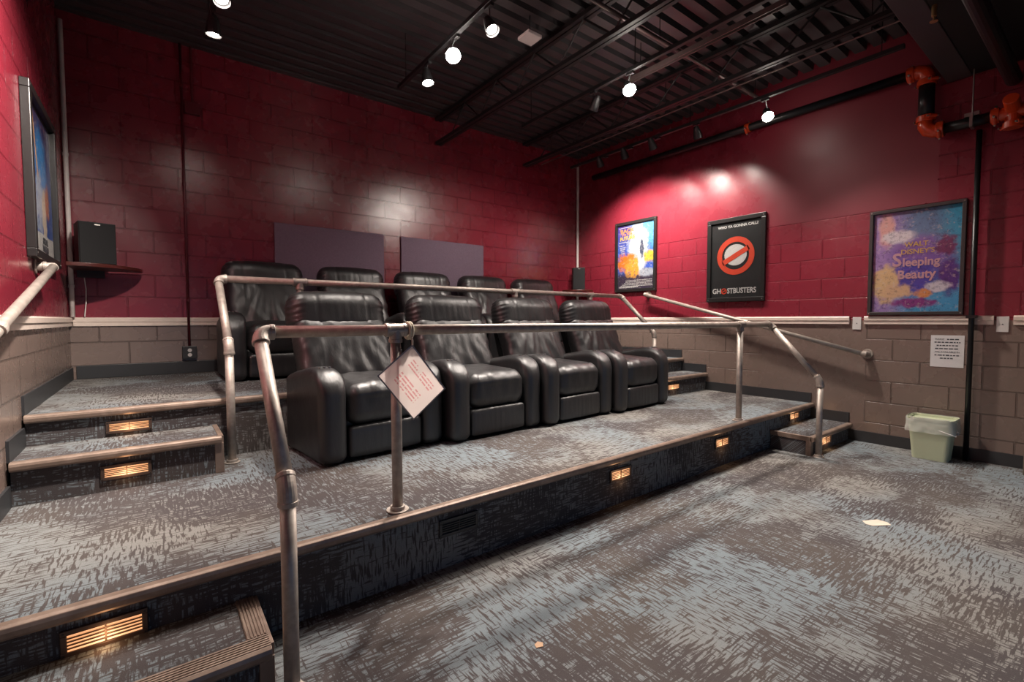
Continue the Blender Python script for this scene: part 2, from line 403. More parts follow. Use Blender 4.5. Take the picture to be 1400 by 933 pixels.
# lighting tracks
TR = [(.385, 2.0, 4.35, 'short black light track near the left wall'), (1.88, 1.1, 4.2, 'black light track carrying the brightest lamp'), (3.355, 1.1, 4.2, 'black light track carrying the middle bright lamp'), (4.80, 1.15, 4.9, 'black light track running beside the right wall')]
for x, a, b, lb in TR:
    t = thing('light_track', lb, 'light track', (x, a, 3.36))
    obj('rail', box(BM(), -.018, .018, 0, b-a, 0, .034), M_JOIST, t, bevel=.003)
    for q in (.15, (b-a)/2, b-a-.15):
        obj('hanger_rod', cyl(BM(), (0, q, .034), (0, q, ZC-3.36), .004, 8), M_JOIST, t)
for (x, y, z, ax, ay, az, wt, cone, glow, lb, rad) in HEADS:
    d = (Vector((ax, ay, az))-Vector((x, y, z))).normalized()
    t = thing('track_spotlight', lb, 'spotlight', (x, y, z))
    a = -d*.10; b = d*.012
    bm = BM(); cyl(bm, a, -d*.02, .030, 20, .046); cyl(bm, -d*.02, b, .046, 20, .048, cap=False); cyl(bm, a-d*.02, a, .018, 16, .030)
    obj('housing', bm, M_BLACK, t, smooth=False)
    tx = min((q[0] for q in TR), key=lambda q: abs(q-x)); top = Vector((tx-x, 0, 3.36-z))
    bm = BM(); tube(bm, [a*.5, Vector((a.x*.5, a.y*.5, max(.05, top.z*.55))), Vector((top.x, 0, top.z))], .006, 8); box(bm, top.x-.014, top.x+.014, -.035, .035, top.z-.022, top.z-.001)
    obj('bracket', bm, M_BLACK, t)
    m_ = emit('lamp face', WARM, max(glow, 6))
    obj('lamp', cyl(BM(), -d*.012, -d*.004, rad if glow else .03, 24), m_, t, label='glowing lamp face' if glow else None)
    ld = bpy.data.lights.new('spot', 'SPOT'); ld.energy = wt; ld.color = WARM; ld.spot_size = R(cone); ld.spot_blend = .85; ld.shadow_soft_size = .05
    lo = bpy.data.objects.new('spot_light', ld); COL.objects.link(lo); lo.parent = t
    lo.location = d*.02; lo.rotation_euler = d.to_track_quat('-Z', 'Y').to_euler()

# strut channel and pipes under the deck
def run(name, label, cat, p0, p1, r, mat, sq=False):
    t = thing(name, label, cat, p0); v = Vector(p1)-Vector(p0)
    bm = BM()
    if sq:
        ax = 0 if abs(v.x) > abs(v.y) else 1
        for s in (-1, 1):
            if ax == 1: box(bm, s*r-.004, s*r+.004, 0, v.y, -r, r)
            else: box(bm, 0, v.x, s*r-.004, s*r+.004, -r, r)
        if ax == 1: box(bm, -r, r, 0, v.y, r-.004, r+.004)
        else: box(bm, 0, v.x, -r, r, r-.004, r+.004)
    else: cyl(bm, (0, 0, 0), v, r, 16)
    o = obj('channel' if sq else 'pipe', bm, mat, t); return t, v
def hang(t, v, fr, z0):
    for f in fr:
        p = v*f; obj('hanger_rod', cyl(BM(), (p.x, p.y, .01), (p.x, p.y, ZC-z0), .004, 8), M_JOIST, t)
t, v = run('strut_channel', 'reddish steel strut channel ending in mid air near the top of the view', 'channel', (3.70, 1.57, 3.5), (3.70, 3.0, 3.5), .02, M_STRUT, True); hang(t, v, (.1, .9), 3.5)
t, v = run('conduit', 'steel conduit crossing the strut channel towards the right wall', 'pipe', (1.6, 2.47, 3.56), (5.3, 2.47, 3.56), .017, M_STRUT); hang(t, v, (.05, .5, .95), 3.56)
t, v = run('conduit', 'thin conduit running over the rightmost bright lamp', 'pipe', (4.50, 1.08, 3.44), (4.50, 5.2, 3.44), .008, M_STRUT); hang(t, v, (.05, .5, .95), 3.44)
t = thing('ceiling_sensor', 'small pale square box on the roof deck above the middle seats', 'sensor', (2.62, 3.18, 3.60))
obj('cover', box(BM(), -.075, .075, -.075, .075, 0, .03), M_TAGP, t, bevel=.006)
obj('hanger_rod', cyl(BM(), (0, 0, .03), (0, 0, ZC-3.60), .004, 8), M_JOIST, t)

# sprinkler piping by the right wall
def coupling(t, p, ax, r=.066, ln=.05):
    d = {'X': Vector((1, 0, 0)), 'Y': Vector((0, 1, 0)), 'Z': Vector((0, 0, 1))}[ax]; p = Vector(p)
    bm = BM(); cyl(bm, p-d*ln/2, p+d*ln/2, r, 24)
    s = d.orthogonal().normalized()
    for q in (-1, 1): cyl(bm, p+s*q*(r+.012)-d.cross(s)*.03, p+s*q*(r+.012)+d.cross(s)*.03, .016, 10)
    obj('coupling', bm, M_ORANGE, t, smooth=False, bevel=.004, label='orange coupling ring')
    for q in (-1, 1): obj('bolt', cyl(BM(), p+s*q*(r+.014)-d.cross(s)*.045, p+s*q*(r+.014)+d.cross(s)*.045, .008, 8), M_SILVER, t)
def elbow(t, pts, r, mat, name='elbow'): return obj(name, tube(BM(), pts, r, 20), mat, t, smooth=True)
def arc(c, a, b, r, n=8):   # quarter bend from c+a*r to c+b*r
    a, b, c = Vector(a), Vector(b), Vector(c)
    return [c+a*r*math.cos(i*math.pi/2/n)+b*r*math.sin(i*math.pi/2/n) for i in range(n+1)]
XP = 5.40
t = thing('sprinkler_pipe', 'black sprinkler main along the right wall with orange elbows dropping beside the beam', 'pipe', (XP, 1.13, 2.84))
obj('wall_pipe', cyl(BM(), (0, .10, .53), (0, 3.9, .53), .040, 20), M_BLKPIPE, t, smooth=True)
obj('drop_pipe', cyl(BM(), (0, 0, .10), (0, 0, .44), .056, 24), M_BLKPIPE, t, smooth=True)
elbow(t, [(0, .10, .53), (0, .06, .53), (0, .02, .51), (0, 0, .47), (0, 0, .43)], .058, M_ORANGE)
elbow(t, [(0, 0, .11), (0, 0, .05), (0, -.02, .01), (0, -.06, -.01), (0, -.11, -.01)], .056, M_ORANGE)
coupling(t, (0, .11, .53), 'Y', .066); coupling(t, (0, 0, .42), 'Z', .068); coupling(t, (0, 0, .11), 'Z', .066); coupling(t, (0, -.10, -.01), 'Y', .066)
obj('cross_pipe', cyl(BM(), (0, -.11, -.01), (0, -.42, -.01), .042, 20), M_BLKPIPE, t, smooth=True)
coupling(t, (0, -.43, -.01), 'Y', .058)
bm = BM(); cyl(bm, (0, -.45, -.01), (0, -.62, -.01), .050, 20); cyl(bm, (0, -.53, -.01), (0, -.53, -.13), .050, 20)
cyl(bm, (0, -.53, .0), (-.16, -.53, .05), .046, 20)
obj('tee', bm, M_ORANGE, t, smooth=False, bevel=.006, label='orange pipe tee at the right edge')
coupling(t, (0, -.53, -.11), 'Z', .060)
coupling(t, (0, 1.55, .53), 'Y', .05)
bm = BM(); box(bm, -.05, .05, -.305, -.285, -.06, .05); cyl(bm, (0, -.295, .04), (0, -.295, .415), .005, 8)
box(bm, -.03, .03, -.34, -.25, .03, .06)
obj('clamp', bm, M_SILVER, t, label='zinc pipe clamp and hanger rod')
t = thing('standpipe', 'slim black pipe standing on the floor against the right wall behind the bin', 'pipe', (5.478, .80, 0))
obj('pipe', cyl(BM(), (0, 0, 0), (0, 0, 2.77), .019, 16), M_BLKPIPE, t, smooth=True)
obj('pipe_strap', box(BM(), -.03, .058, -.032, .032, 1.215, 1.24), M_BLKPIPE, t)
t, v = run('overhead_pipe', 'thick black pipe slung beneath the soffit beside the beam', 'pipe', (2.2, .62, 3.12), (5.52, .62, 3.12), .05, M_BLKPIPE)
for f in (.35, .8):
    obj('pipe_hanger', cyl(BM(), (v.x*f, 0, .05), (v.x*f, 0, .14), .006, 8), M_SILVER, t)
t = thing('fire_sprinkler', 'small brass sprinkler head hanging under the beam at the top right', 'sprinkler', (4.12, .84, 3.16))
bm = BM(); cyl(bm, (0, 0, .03), (0, 0, .10), .014, 12); cyl(bm, (0, 0, .0), (0, 0, .03), .006, 8); cyl(bm, (0, 0, -.004), (0, 0, 0), .022, 16)
obj('body', bm, M_BRASS, t)

# conduits in the corners and on the back wall
def vpipe(name, label, x, y, z0, z1, r, mat, bands=()):
    t = thing(name, label, 'pipe', (x, y, z0)); obj('pipe', cyl(BM(), (0, 0, 0), (0, 0, z1-z0), r, 12), mat, t, smooth=True)
    for b in bands: obj('pipe_strap', cyl(BM(), (0, 0, b-z0-.012), (0, 0, b-z0+.012), r+.004, 12), mat, t)
    return t
vpipe('conduit', 'pale upright conduit in the back left corner behind the speaker', L+.026, D-.05, 1.238, 3.70, .017, M_WHITEP, (1.5, 2.6))
vpipe('conduit', 'pale upright conduit in the back right corner behind the speaker', W-.024, D-.026, 1.24, 3.70, .020, M_WHITEP, (1.5, 2.6))
vpipe('conduit', 'maroon conduit running down the back wall to the outlet', .262, D-.040, .965, ZC-.01, .011, M_REDPIPE, (1.4, 2.5, 3.4))
t = thing('wall_outlet', 'dark outlet box with two pale sockets at the foot of the maroon conduit', 'outlet', (.262, D-.024, .90))
obj('box', box(BM(), -.058, .058, -.026, .024, -.06, .06), M_RUBBER, t, bevel=.004)
for s in (-1, 1):
    obj('socket', cyl(BM(), (0, -.027, s*.022), (0, -.031, s*.022), .017, 16), M_PLATE, t)
t = thing('junction_box', 'small dark red box hanging on a pipe high on the back wall', 'junction box', (.345, D-.03, 3.22))
obj('box', box(BM(), -.06, .06, -.02, .028, -.055, .055), M_REDPIPE, t, bevel=.004)
obj('pipe', cyl(BM(), (0, 0, .055), (0, 0, ZC-3.22-.005), .010, 12), M_REDPIPE, t)
t = thing('speaker_cable', 'thin pale cable looping below the left corner shelf', 'cable', (L+.10, D-.03, 1.24))
obj('cable', tube(BM(), [(0, .0, 0), (.012, 0, .12), (.016, 0, .24), (.008, 0, .34), (0, .01, .396)], .004, 8), M_WHITEP, t)

# acoustic panels
for (x0, x1, lb) in ((1.03, 2.225, 'left of the two grey purple acoustic panels on the back wall'), (2.447, 3.668, 'right of the two grey purple acoustic panels on the back wall')):
    t = obj('acoustic_panel', box(BM(), x0, x1, D-.028, D-.001, 1.26, 2.236), M_PANEL, bevel=.004); props(t, lb, 'acoustic panel')

# switch plates, notice
for (y0, y1, z0, z1, lb) in ((1.588, 1.660, 1.105, 1.228, 'small blank white plate in the gap of the chair rail'), (.585, .657, 1.100, 1.228, 'blank white plate at the right end of the chair rail beyond the pipe')):
    t = thing('wall_plate', lb, 'wall plate', (W, (y0+y1)/2, (z0+z1)/2), R(-90)); hw, hh = (y1-y0)/2, (z1-z0)/2
    pl = obj('plate', box(BM(), -hw, hw, -.007, -.0008, -hh, hh), M_PLATE, t, bevel=.002)
    obj('screw', cyl(BM(), (0, -.007, 0), (0, -.0085, 0), .005, 10), M_INK, pl)
t = thing('paper_notice', 'square white paper notice with seven lines of print taped to the right wall', 'notice', (W, .954, .925), R(-90))
obj('sheet', box(BM(), -.110, .110, -.0028, -.001, -.140, .140), M_PAPER, t)
def dashes(bm, x0, x1, z, h, seed, y=-.0034):
    rr = random.Random(seed); x = x0
    while x < x1-.004:
        ww = rr.uniform(.010, .030); e = min(x+ww, x1); box(bm, x, e, y, y+.0006, z-h/2, z+h/2); x = e+.006
    return bm
text('lettering', 'PLEASE', .020, (-.082, -.0034, .105), M_INK, t, 'LEFT', .0003)
text('lettering', 'ARE AVAILABLE IN', .020, (0, -.0034, -.008), M_INK, t, 'CENTER', .0003)
bm = BM(); dashes(bm, -.002, .082, .105, .010, 1)
for i, (a, b) in enumerate(((-.085, .085), (-.070, .070), (-.08, .08))): dashes(bm, a, b, .078-i*.028, .010, i+3)
dashes(bm, -.082, .078, -.036, .010, 8); dashes(bm, -.045, .040, -.063, .010, 9)
obj('printed_lines', bm, M_INK, t)

# ------------------------------------------------------------------ framed posters
def art(name, fn, rough=.35, busy=True):
    m = newmat(name, rough, 0, .5); t = NT(m); c = t.co(); x, y, z = t.sep(c)
    fn(t, c, x, z)
    if busy:
        src = t.b.inputs['Base Color'].links[0].from_socket
        n1 = t.ramp(t.noise(c, 38, 4, .7), .50, .64); n2 = t.ramp(t.noise(t.scl(c, (1, 1, 1), (5, 0, 2)), 30, 4, .7), .54, .68)
        k = t.mix(t.math('MULTIPLY', n1, .45), src, (.03, .025, .08)); t.out(t.mix(t.math('MULTIPLY', n2, .35), k, (.85, .75, .70)))
    return m
def blob(t, col, x, z, cx, cz, rx, rz, c, wob=.6, soft=.6):
    dx = t.math('DIVIDE', t.math('SUBTRACT', x, cx), rx); dz = t.math('DIVIDE', t.math('SUBTRACT', z, cz), rz)
    d = t.math('ADD', t.math('MULTIPLY', dx, dx), t.math('MULTIPLY', dz, dz))
    d = t.math('ADD', d, t.math('MULTIPLY', t.math('SUBTRACT', t.noise(c, 16, 3), .5), wob*3))
    return t.ramp(d, 1.0+soft, 1.0-soft)
def poster(label, y_or, rz, xw, w_, h_, zc, mat_print, fr=.042, fmat=None, depth=.035):
    t = thing('framed_poster', label, 'poster', (xw, y_or, zc), rz); a, b = w_/2, h_/2; fmat = fmat or M_FRAME
    bm = BM(); d0, d1 = -depth, -.001
    for x0, x1, z0, z1 in ((-a, a, b-fr, b), (-a, a, -b, -b+fr), (-a, -a+fr, -b+fr, b-fr), (a-fr, a, -b+fr, b-fr)): box(bm, x0, x1, d0, d1, z0, z1)
    frm = obj('frame', bm, fmat, t, bevel=.004)
    pr = obj('print', box(BM(), -a+fr, a-fr, -.012, -.006, -b+fr, b-fr), mat_print, t)
    obj('glazing', box(BM(), -a+fr, a-fr, -.0205, -.019, -b+fr, b-fr), M_GLAZE, t)
    for sx in (-1, 1):
        for sz in (-1, 1): obj('corner_screw', cyl(BM(), (sx*(a-fr/2), d0-.0015, sz*(b-fr/2)), (sx*(a-fr/2), d0+.002, sz*(b-fr/2)), .006, 10), M_SILVER, frm)
    return pr
# blue and orange poster
def p1(t, c, x, z):
    col = t.mix(t.ramp(z, .05, .45), (.05, .13, .62), (.075, .03, .30))
    col = t.mix(t.ramp(t.math('ADD', x, z), .25, .55), col, (.12, .45, .85))
    col = t.mix(blob(t, 0, x, z, .04, .12, .17, .32, c), col, (.80, .88, .90))
    col = t.mix(blob(t, 0, x, z, .24, -.02, .12, .08, c), col, (.90, .55, .05))
    col = t.mix(t.ramp(z, -.17, -.30), col, (.045, .03, .06))
    col = t.mix(blob(t, 0, x, z, -.14, -.08, .20, .13, c, .8), col, (.85, .22, .02))
    col = t.mix(blob(t, 0, x, z, -.03, -.16, .15, .13, c, .9), col, (.95, .45, .05))
    col = t.mix(blob(t, 0, x, z, .10, -.08, .05, .16, c, .4), col, (.85, .88, .92))
    col = t.mix(blob(t, 0, x, z, .11, .10, .035, .14, c, .6), col, (.06, .08, .14))
    col = t.mix(blob(t, 0, x, z, .19, -.24, .13, .06, c, .4), col, (.45, .50, .58))
    t.out(col)
m1 = art('blue and orange print', p1)
t = poster('blue and orange framed poster nearest the room corner', 4.317, R(-90), W, .72, 1.015, 2.118, m1)
M_TITLE = simple('red and yellow lettering', (.90, .36, .12), .5)
M_TITLE2 = simple('yellow lettering', (.92, .62, .10), .5)
text('title', 'BACK', .078, (-.150, -.014, .378), M_TITLE, t, 'CENTER', .0008, 1.2, .05, .003)
text('title', 'TO THE', .042, (-.150, -.014, .325), M_TITLE, t, 'CENTER', .0008, 1.3, .05, .002)
text('title', 'FUTURE', .072, (-.145, -.014, .272), M_TITLE2, t, 'CENTER', .0008, 1.05, .05, .003)
bm = BM(); box(bm, -.30, -.08, -.0145, -.0135, .425, .432); box(bm, -.30, -.14, -.0145, -.0135, .213, .222)
for i in range(5): dashes(bm, -.29+.01*i, -.20+.01*(i % 3), .17-.028*i, .012, 40+i, -.0145)
for i in range(5): dashes(bm, -.26+.045*(4-i)/1.5, .29, -.345-.020*i, .009, 50+i, -.0145)
dashes(bm, -.29, .05, -.438, .020, 60, -.0145)
obj('credits', bm, M_WHITEINK, t)
# black poster with the red ring
m2 = art('near black print', lambda t, c, x, z: t.out(t.mix(t.noise(c, 4, 2), (.016, .017, .018), (.026, .027, .028))), busy=False)
t = poster('black framed poster with a barred red ring in the middle of the right wall', 2.856, R(-90), W, .70, 1.0, 1.920, m2, fr=.05)
text('title', 'WHO YA GONNA CALL?', .043, (.02, -.014, .395), M_WHITEINK, t, 'CENTER', .0006, 1.0, 0, .0013, 1.0)
def ringmesh(bm, cx, cz, r0, r1, y0, y1, a0=0, a1=360, n=48):
    A = [(cx+r*math.cos(R(a0+(a1-a0)*i/n)), cz+r*math.sin(R(a0+(a1-a0)*i/n))) for r in (r0, r1) for i in range(n+1)]
    for i in range(n):
        p, q, u, v_ = A[i], A[i+1], A[n+1+i+1], A[n+1+i]
        f = [bm.verts.new((k[0], y0, k[1])) for k in (p, q, u, v_)]; g = [bm.verts.new((k[0], y1, k[1])) for k in (p, q, u, v_)]
        bm.faces.new(f); bm.faces.new(g[::-1])
        for j in range(4): bm.faces.new((f[j], g[j], g[(j+1) % 4], f[(j+1) % 4]))
    return bm
def ring_emblem(t, cx, cz, r, wd, nm):
    bm = ringmesh(BM(), cx, cz, r-wd, r, -.0160, -.0145)
    pts = []
    a = R(28); ux, uz = math.cos(a), math.sin(a); ln = r-wd*.75; hw = wd*.48
    for s1, s2 in ((-1, -1), (1, -1), (1, 1), (-1, 1)): pts.append((cx+ux*ln*s1-uz*hw*s2, cz+uz*ln*s1+ux*hw*s2))
    prism(bm, pts, 'Y', -.0160, -.0145)
    obj(nm, bm, M_REDINK, t, label='red ring crossed by a slanting bar')
ring_emblem(t, 0, .045, .225, .062, 'ring_emblem')
bm = BM()
pts = [(.135*math.cos(2*math.pi*i/40), .055+.125*math.sin(2*math.pi*i/40)) for i in range(40)]
prism(bm, pts, 'Y', -.0138, -.0128); obj('pale_disc', bm, M_WHITEINK, t, label='plain white disc behind the ring')
text('title', 'GH', .088, (-.280, -.014, -.372), M_WHITEINK, t, 'LEFT', .0006, .86, 0, .0018)
ring_emblem(t, -.133, -.372, .036, .012, 'ring_letter')
text('title', 'STBUSTERS', .088, (-.094, -.014, -.372), M_WHITEINK, t, 'LEFT', .0006, .79, 0, .0018)
# fairy tale poster
def p3(t, c, x, z):
    col = t.mix(t.ramp(z, .30, -.40), (.13, .26, .46), (0.072, 0.435, 0.797))
    col = t.mix(t.ramp(x, .02, -.22), col, (0.435, 0.290, 0.652))
    col = t.mix(t.math('MULTIPLY', t.ramp(x, .12, .28), t.ramp(z, -.1, .15)), col, (0.058, 0.435, 0.696))
    col = t.mix(blob(t, 0, x, z, .04, .05, .22, .17, c, .3), col, (0.232, 0.131, 0.493))
    col = t.mix(blob(t, 0, x, z, -.02, -.16, .20, .16, c, .3), col, (0.065, 0.080, 0.493))
    col = t.mix(blob(t, 0, x, z, -.21, .30, .06, .16, c, .5), col, (0.899, 0.478, 0.435))
    col = t.mix(blob(t, 0, x, z, -.20, -.20, .10, .17, c, .9), col, (0.900, 0.609, 0.319))
    col = t.mix(blob(t, 0, x, z, -.12, -.27, .11, .07, c, .9), col, (0.900, 0.580, 0.348))
    col = t.mix(blob(t, 0, x, z, .24, -.15, .07, .16, c, .5), col, (0.102, 0.043, 0.290))
    col = t.mix(blob(t, 0, x, z, .22, .12, .07, .09, c, 1.0), col, (0.203, 0.043, 0.145))
    col = t.mix(blob(t, 0, x, z, .17, -.24, .08, .05, c, .9), col, (0.870, 0.797, 0.899))
    col = t.mix(blob(t, 0, x, z, .07, -.30, .06, .04, c, .9), col, (0.900, 0.348, 0.116))
    col = t.mix(blob(t, 0, x, z, .0, -.38, .14, .045, c, .8), col, (0.319, 0.058, 0.290))
    col = t.mix(blob(t, 0, x, z, -.12, .23, .12, .06, c, .6), col, (0.900, 0.841, 0.900))
    t.out(col)
m3 = art('blue and violet print', p3, .22)
t = poster('large framed poster in blues and violets at the right of the right wall', 1.198, R(-90), W, .68, .985, 1.738, m3, fr=.030, fmat=M_FRAME2)
M_PINKINK = simple('pink lettering', (.80, .45, .52), .5); M_GOLDINK = simple('gold lettering', (.85, .55, .16), .5)
text('title', 'WALT', .060, (.01, -.014, .150), M_GOLDINK, t, 'CENTER', .0006, 1.0, 0, .001)
text('title', "DISNEY'S", .060, (.02, -.014, .085), M_GOLDINK, t, 'CENTER', .0006, 1.0, 0, .001)
text('title', 'S', .165, (-.125, -.014, .012), M_PINKINK, t, 'CENTER', .0006, .95, 0, .004)
text('title', 'leeping', .105, (.045, -.014, -.012), M_PINKINK, t, 'CENTER', .0006, .88, 0, .003)
text('title', 'Beauty', .110, (.015, -.014, -.125), M_PINKINK, t, 'CENTER', .0006, .90, 0, .003)
# space poster on the left wall
def p4(t, c, x, z):
    col = t.mix(t.ramp(z, .50, -.1), (.045, .03, .10), (.02, .07, .30))
    col = t.mix(blob(t, 0, x, z, .03, .10, .20, .26, c, .5), col, (.02, .22, .55))
    col = t.mix(blob(t, 0, x, z, -.05, -.12, .12, .20, c, 1.2), col, (.35, .40, .50))
    col = t.mix(blob(t, 0, x, z, .10, -.20, .07, .22, c, 1.0), col, (.62, .50, .38))
    col = t.mix(blob(t, 0, x, z, .22, -.08, .07, .12, c, .8), col, (.45, .12, .03))
    col = t.mix(blob(t, 0, x, z, -.24, .17, .055, .055, c, .0), col, (.35, .55, .72))
    sl = t.math('ABSOLUTE', t.math('ADD', x, t.math('MULTIPLY', t.math('SUBTRACT', z, .25), .16)), 0)
    sl = t.math('ABSOLUTE', t.math('ADD', sl, .0), 0)
    beam = t.math('MULTIPLY', t.ramp(t.math('ABSOLUTE', t.math('ADD', t.math('ADD', x, .13), t.math('MULTIPLY', t.math('SUBTRACT', z, .25), .28)), 0), .022, .010), t.ramp(z, .02, .06))
    col = t.mix(beam, col, (.85, .42, .12))
    col = t.mix(t.ramp(z, -.318, -.322), col, (.55, .53, .50))
    t.out(col)
m4 = art('dark blue space print', p4)
t = poster('tall framed blue space poster on the left wall above the handrail', 4.325, R(90), L, .90, 1.02, 2.095, m4, fr=.05, depth=.045)
text('title', 'STAR', .055, (.08, -.014, -.365), M_INK, t, 'CENTER', .0006, 1.3, 0, .003)
text('title', 'WARS', .055, (.08, -.014, -.415), M_INK, t, 'CENTER', .0006, 1.3, 0, .003)

# ------------------------------------------------------------------ corner shelves and speakers
def corner_shelf(label, x, y, z, sx, r):
    t = thing('corner_shelf', label, 'shelf', (x, y, z))
    n = 20; pts = [(0, 0)]+[(sx*r*math.cos(R(90*i/n)), -r*math.sin(R(90*i/n))) for i in range(n+1)]
    obj('board', prism(BM(), pts, 'Z', -.030, 0), M_WOOD, t, bevel=.005)
    obj('bracket', box(BM(), min(sx*.02, sx*.20), max(sx*.02, sx*.20), -.02, -.002, -.09, -.030), M_BLACK, t)
def speaker(label, x, y, z, w_, d_, h_, rz):
    t = thing('bookshelf_speaker', label, 'speaker', (x, y, z), rz)
    obj('cabinet', box(BM(), -w_/2, w_/2, -d_/2, d_/2, 0, h_), M_BLACK, t, bevel=.006)
    gr = obj('grille', box(BM(), -w_/2+.006, w_/2-.006, -d_/2-.014, -d_/2, .006, h_-.006), M_CLOTH, t, bevel=.004)
    obj('badge', box(BM(), -.018, .018, -d_/2-.016, -d_/2-.014, h_-.026, h_-.018), M_SILVER, gr)
corner_shelf('dark wood corner shelf below the left speaker', L+.0465, D-.071, 1.665, 1, .46)
speaker('black box speaker on the left corner shelf', L+.205, D-.27, 1.667, .235, .22, .34, R(12))
corner_shelf('dark wood corner shelf below the right speaker', W-.047, D-.049, 1.675, -1, .34)
speaker('black box speaker on the right corner shelf', W-.18, D-.20, 1.677, .19, .17, .345, R(-38))

# ------------------------------------------------------------------ pipe railings
PR = .0242
def collar(bm, p, d, r=PR+.007, ln=.016):
    p = Vector(p); d = Vector(d).normalized(); cyl(bm, p-d*ln/2, p+d*ln/2, r, 20)
def railing(label, xl, xr, yr, zr, zb, leg_y, leg_z0, knee_z, posts, org):
    t = thing('pipe_railing', label, 'railing', org); O = Vector(org)
    q = lambda *p: Vector(p)-O
    obj('top_rail', cyl(BM(), q(xl+.05, yr, zr), q(xr-.05, yr, zr), PR, 24), M_PIPE, t, smooth=True)
    for x in (xl, xr):
        s = 1 if x == xl else -1
        top = q(x, yr, zr); knee = q(x, leg_y, knee_z); foot = q(x, leg_y, leg_z0)
        sl = (knee-top).normalized()
        obj('sloping_leg', cyl(BM(), top+sl*.055, knee-sl*.045, PR, 24), M_PIPE, t, smooth=True)
        bm = BM(); pts = [top+Vector((s*.055, 0, 0)), top+Vector((s*.03, 0, 0))]
        A = top+Vector((s*.045, 0, 0)); B = top+sl*.05
        pts = [A.lerp(top, k).lerp(top.lerp(B, k), k) for k in (0, .15, .3, .45, .6, .75, .9, 1)]
        tube(bm, pts, PR+.005, 20); collar(bm, A, (1, 0, 0)); collar(bm, B, sl)
        obj('elbow', bm, M_PIPE, t, smooth=False, bevel=.002)
        bm = BM(); A = knee-sl*.045; B = knee+Vector((0, 0, -.045))
        tube(bm, [A.lerp(knee, k).lerp(knee.lerp(B, k), k) for k in (0, .15, .3, .45, .6, .75, .9, 1)], PR+.005, 20); collar(bm, A, sl); collar(bm, B, (0, 0, 1))
        obj('elbow', bm, M_PIPE, t, smooth=False, bevel=.002)
        obj('leg_post', cyl(BM(), knee+Vector((0, 0, -.04)), foot, PR, 24), M_PIPE, t, smooth=True)
        bm = BM(); cyl(bm, foot, foot+Vector((0, 0, .006)), .044, 28); cyl(bm, foot+Vector((0, 0, .006)), foot+Vector((0, 0, .022)), .032, 24)
        obj('floor_flange', bm, M_PIPE, t, bevel=.002)
    for x in posts:
        top = q(x, yr, zr); foot = q(x, yr, zb)
        obj('post', cyl(BM(), top-Vector((0, 0, .04)), foot, PR, 24), M_PIPE, t, smooth=True)
        bm = BM(); cyl(bm, top-Vector((.045, 0, 0)), top+Vector((.045, 0, 0)), PR+.005, 24); cyl(bm, top, top-Vector((0, 0, .055)), PR+.005, 24)
        collar(bm, top-Vector((.042, 0, 0)), (1, 0, 0)); collar(bm, top+Vector((.042, 0, 0)), (1, 0, 0)); collar(bm, top-Vector((0, 0, .05)), (0, 0, 1))
        obj('tee', bm, M_PIPE, t, bevel=.002)
        bm = BM(); cyl(bm, foot, foot+Vector((0, 0, .006)), .052, 28); cyl(bm, foot+Vector((0, 0, .006)), foot+Vector((0, 0, .022)), .034, 24)
        obj('floor_flange', bm, M_PIPE, t, bevel=.002)
    return t
railing('steel pipe railing along the front edge of the lower platform', .322, 4.60, 2.04, 1.163, H1+.001, 1.605, .001, .67, (.880, 4.05), (.322, 1.605, .001))
railing('steel pipe railing between the two rows of recliners', .362, 4.66, 3.86, 1.500, H2+.001, 3.36, H1+.001, 1.05, (.895, 2.98, 4.10), (.362, 3.36, H1+.001))
def handrail(label, xw, s, pts):
    t = thing('wall_handrail', label, 'handrail', (xw, pts[0][0], pts[0][1])); O = Vector((xw, pts[0][0], pts[0][1])); off = s*.085
    P = [Vector((xw+off, y, z))-O for y, z in pts]; d = (P[-1]-P[0]).normalized()
    obj('rail', cyl(BM(), P[0], P[-1], PR*.92, 24), M_PIPE, t, smooth=True)
    for e in (P[0], P[-1]):
        bm = BM(); wpt = Vector((0, e.y, e.z)); tube(bm, [e-d*.02*(1 if e is P[-1] else -1), e, e.lerp(wpt, .25), wpt-Vector((-s*.002, 0, 0))], PR+.002, 20)
        collar(bm, e.lerp(wpt, .45), (1, 0, 0)); cyl(bm, wpt+Vector((s*.001, 0, 0)), wpt+Vector((s*.010, 0, 0)), .046, 24)
        obj('wall_bracket', bm, M_PIPE, t, bevel=.002)
    m = P[0].lerp(P[-1], .55)
    bm = BM(); collar(bm, m, d, PR+.006, .05); tube(bm, [m, m.lerp(Vector((0, m.y, m.z)), .5), Vector((s*.001, m.y, m.z-.01))], .012, 12); cyl(bm, Vector((s*.001, m.y, m.z-.01)), Vector((s*.009, m.y, m.z-.01)), .036, 20)
    obj('wall_bracket', bm, M_PIPE, t)
handrail('short sloping steel handrail on the left wall below the space poster', L, 1, [(4.09, 1.545), (1.55, .87)])
handrail('long sloping steel handrail on the right wall under the posters', W, -1, [(4.09, 1.555), (1.53, .870)])

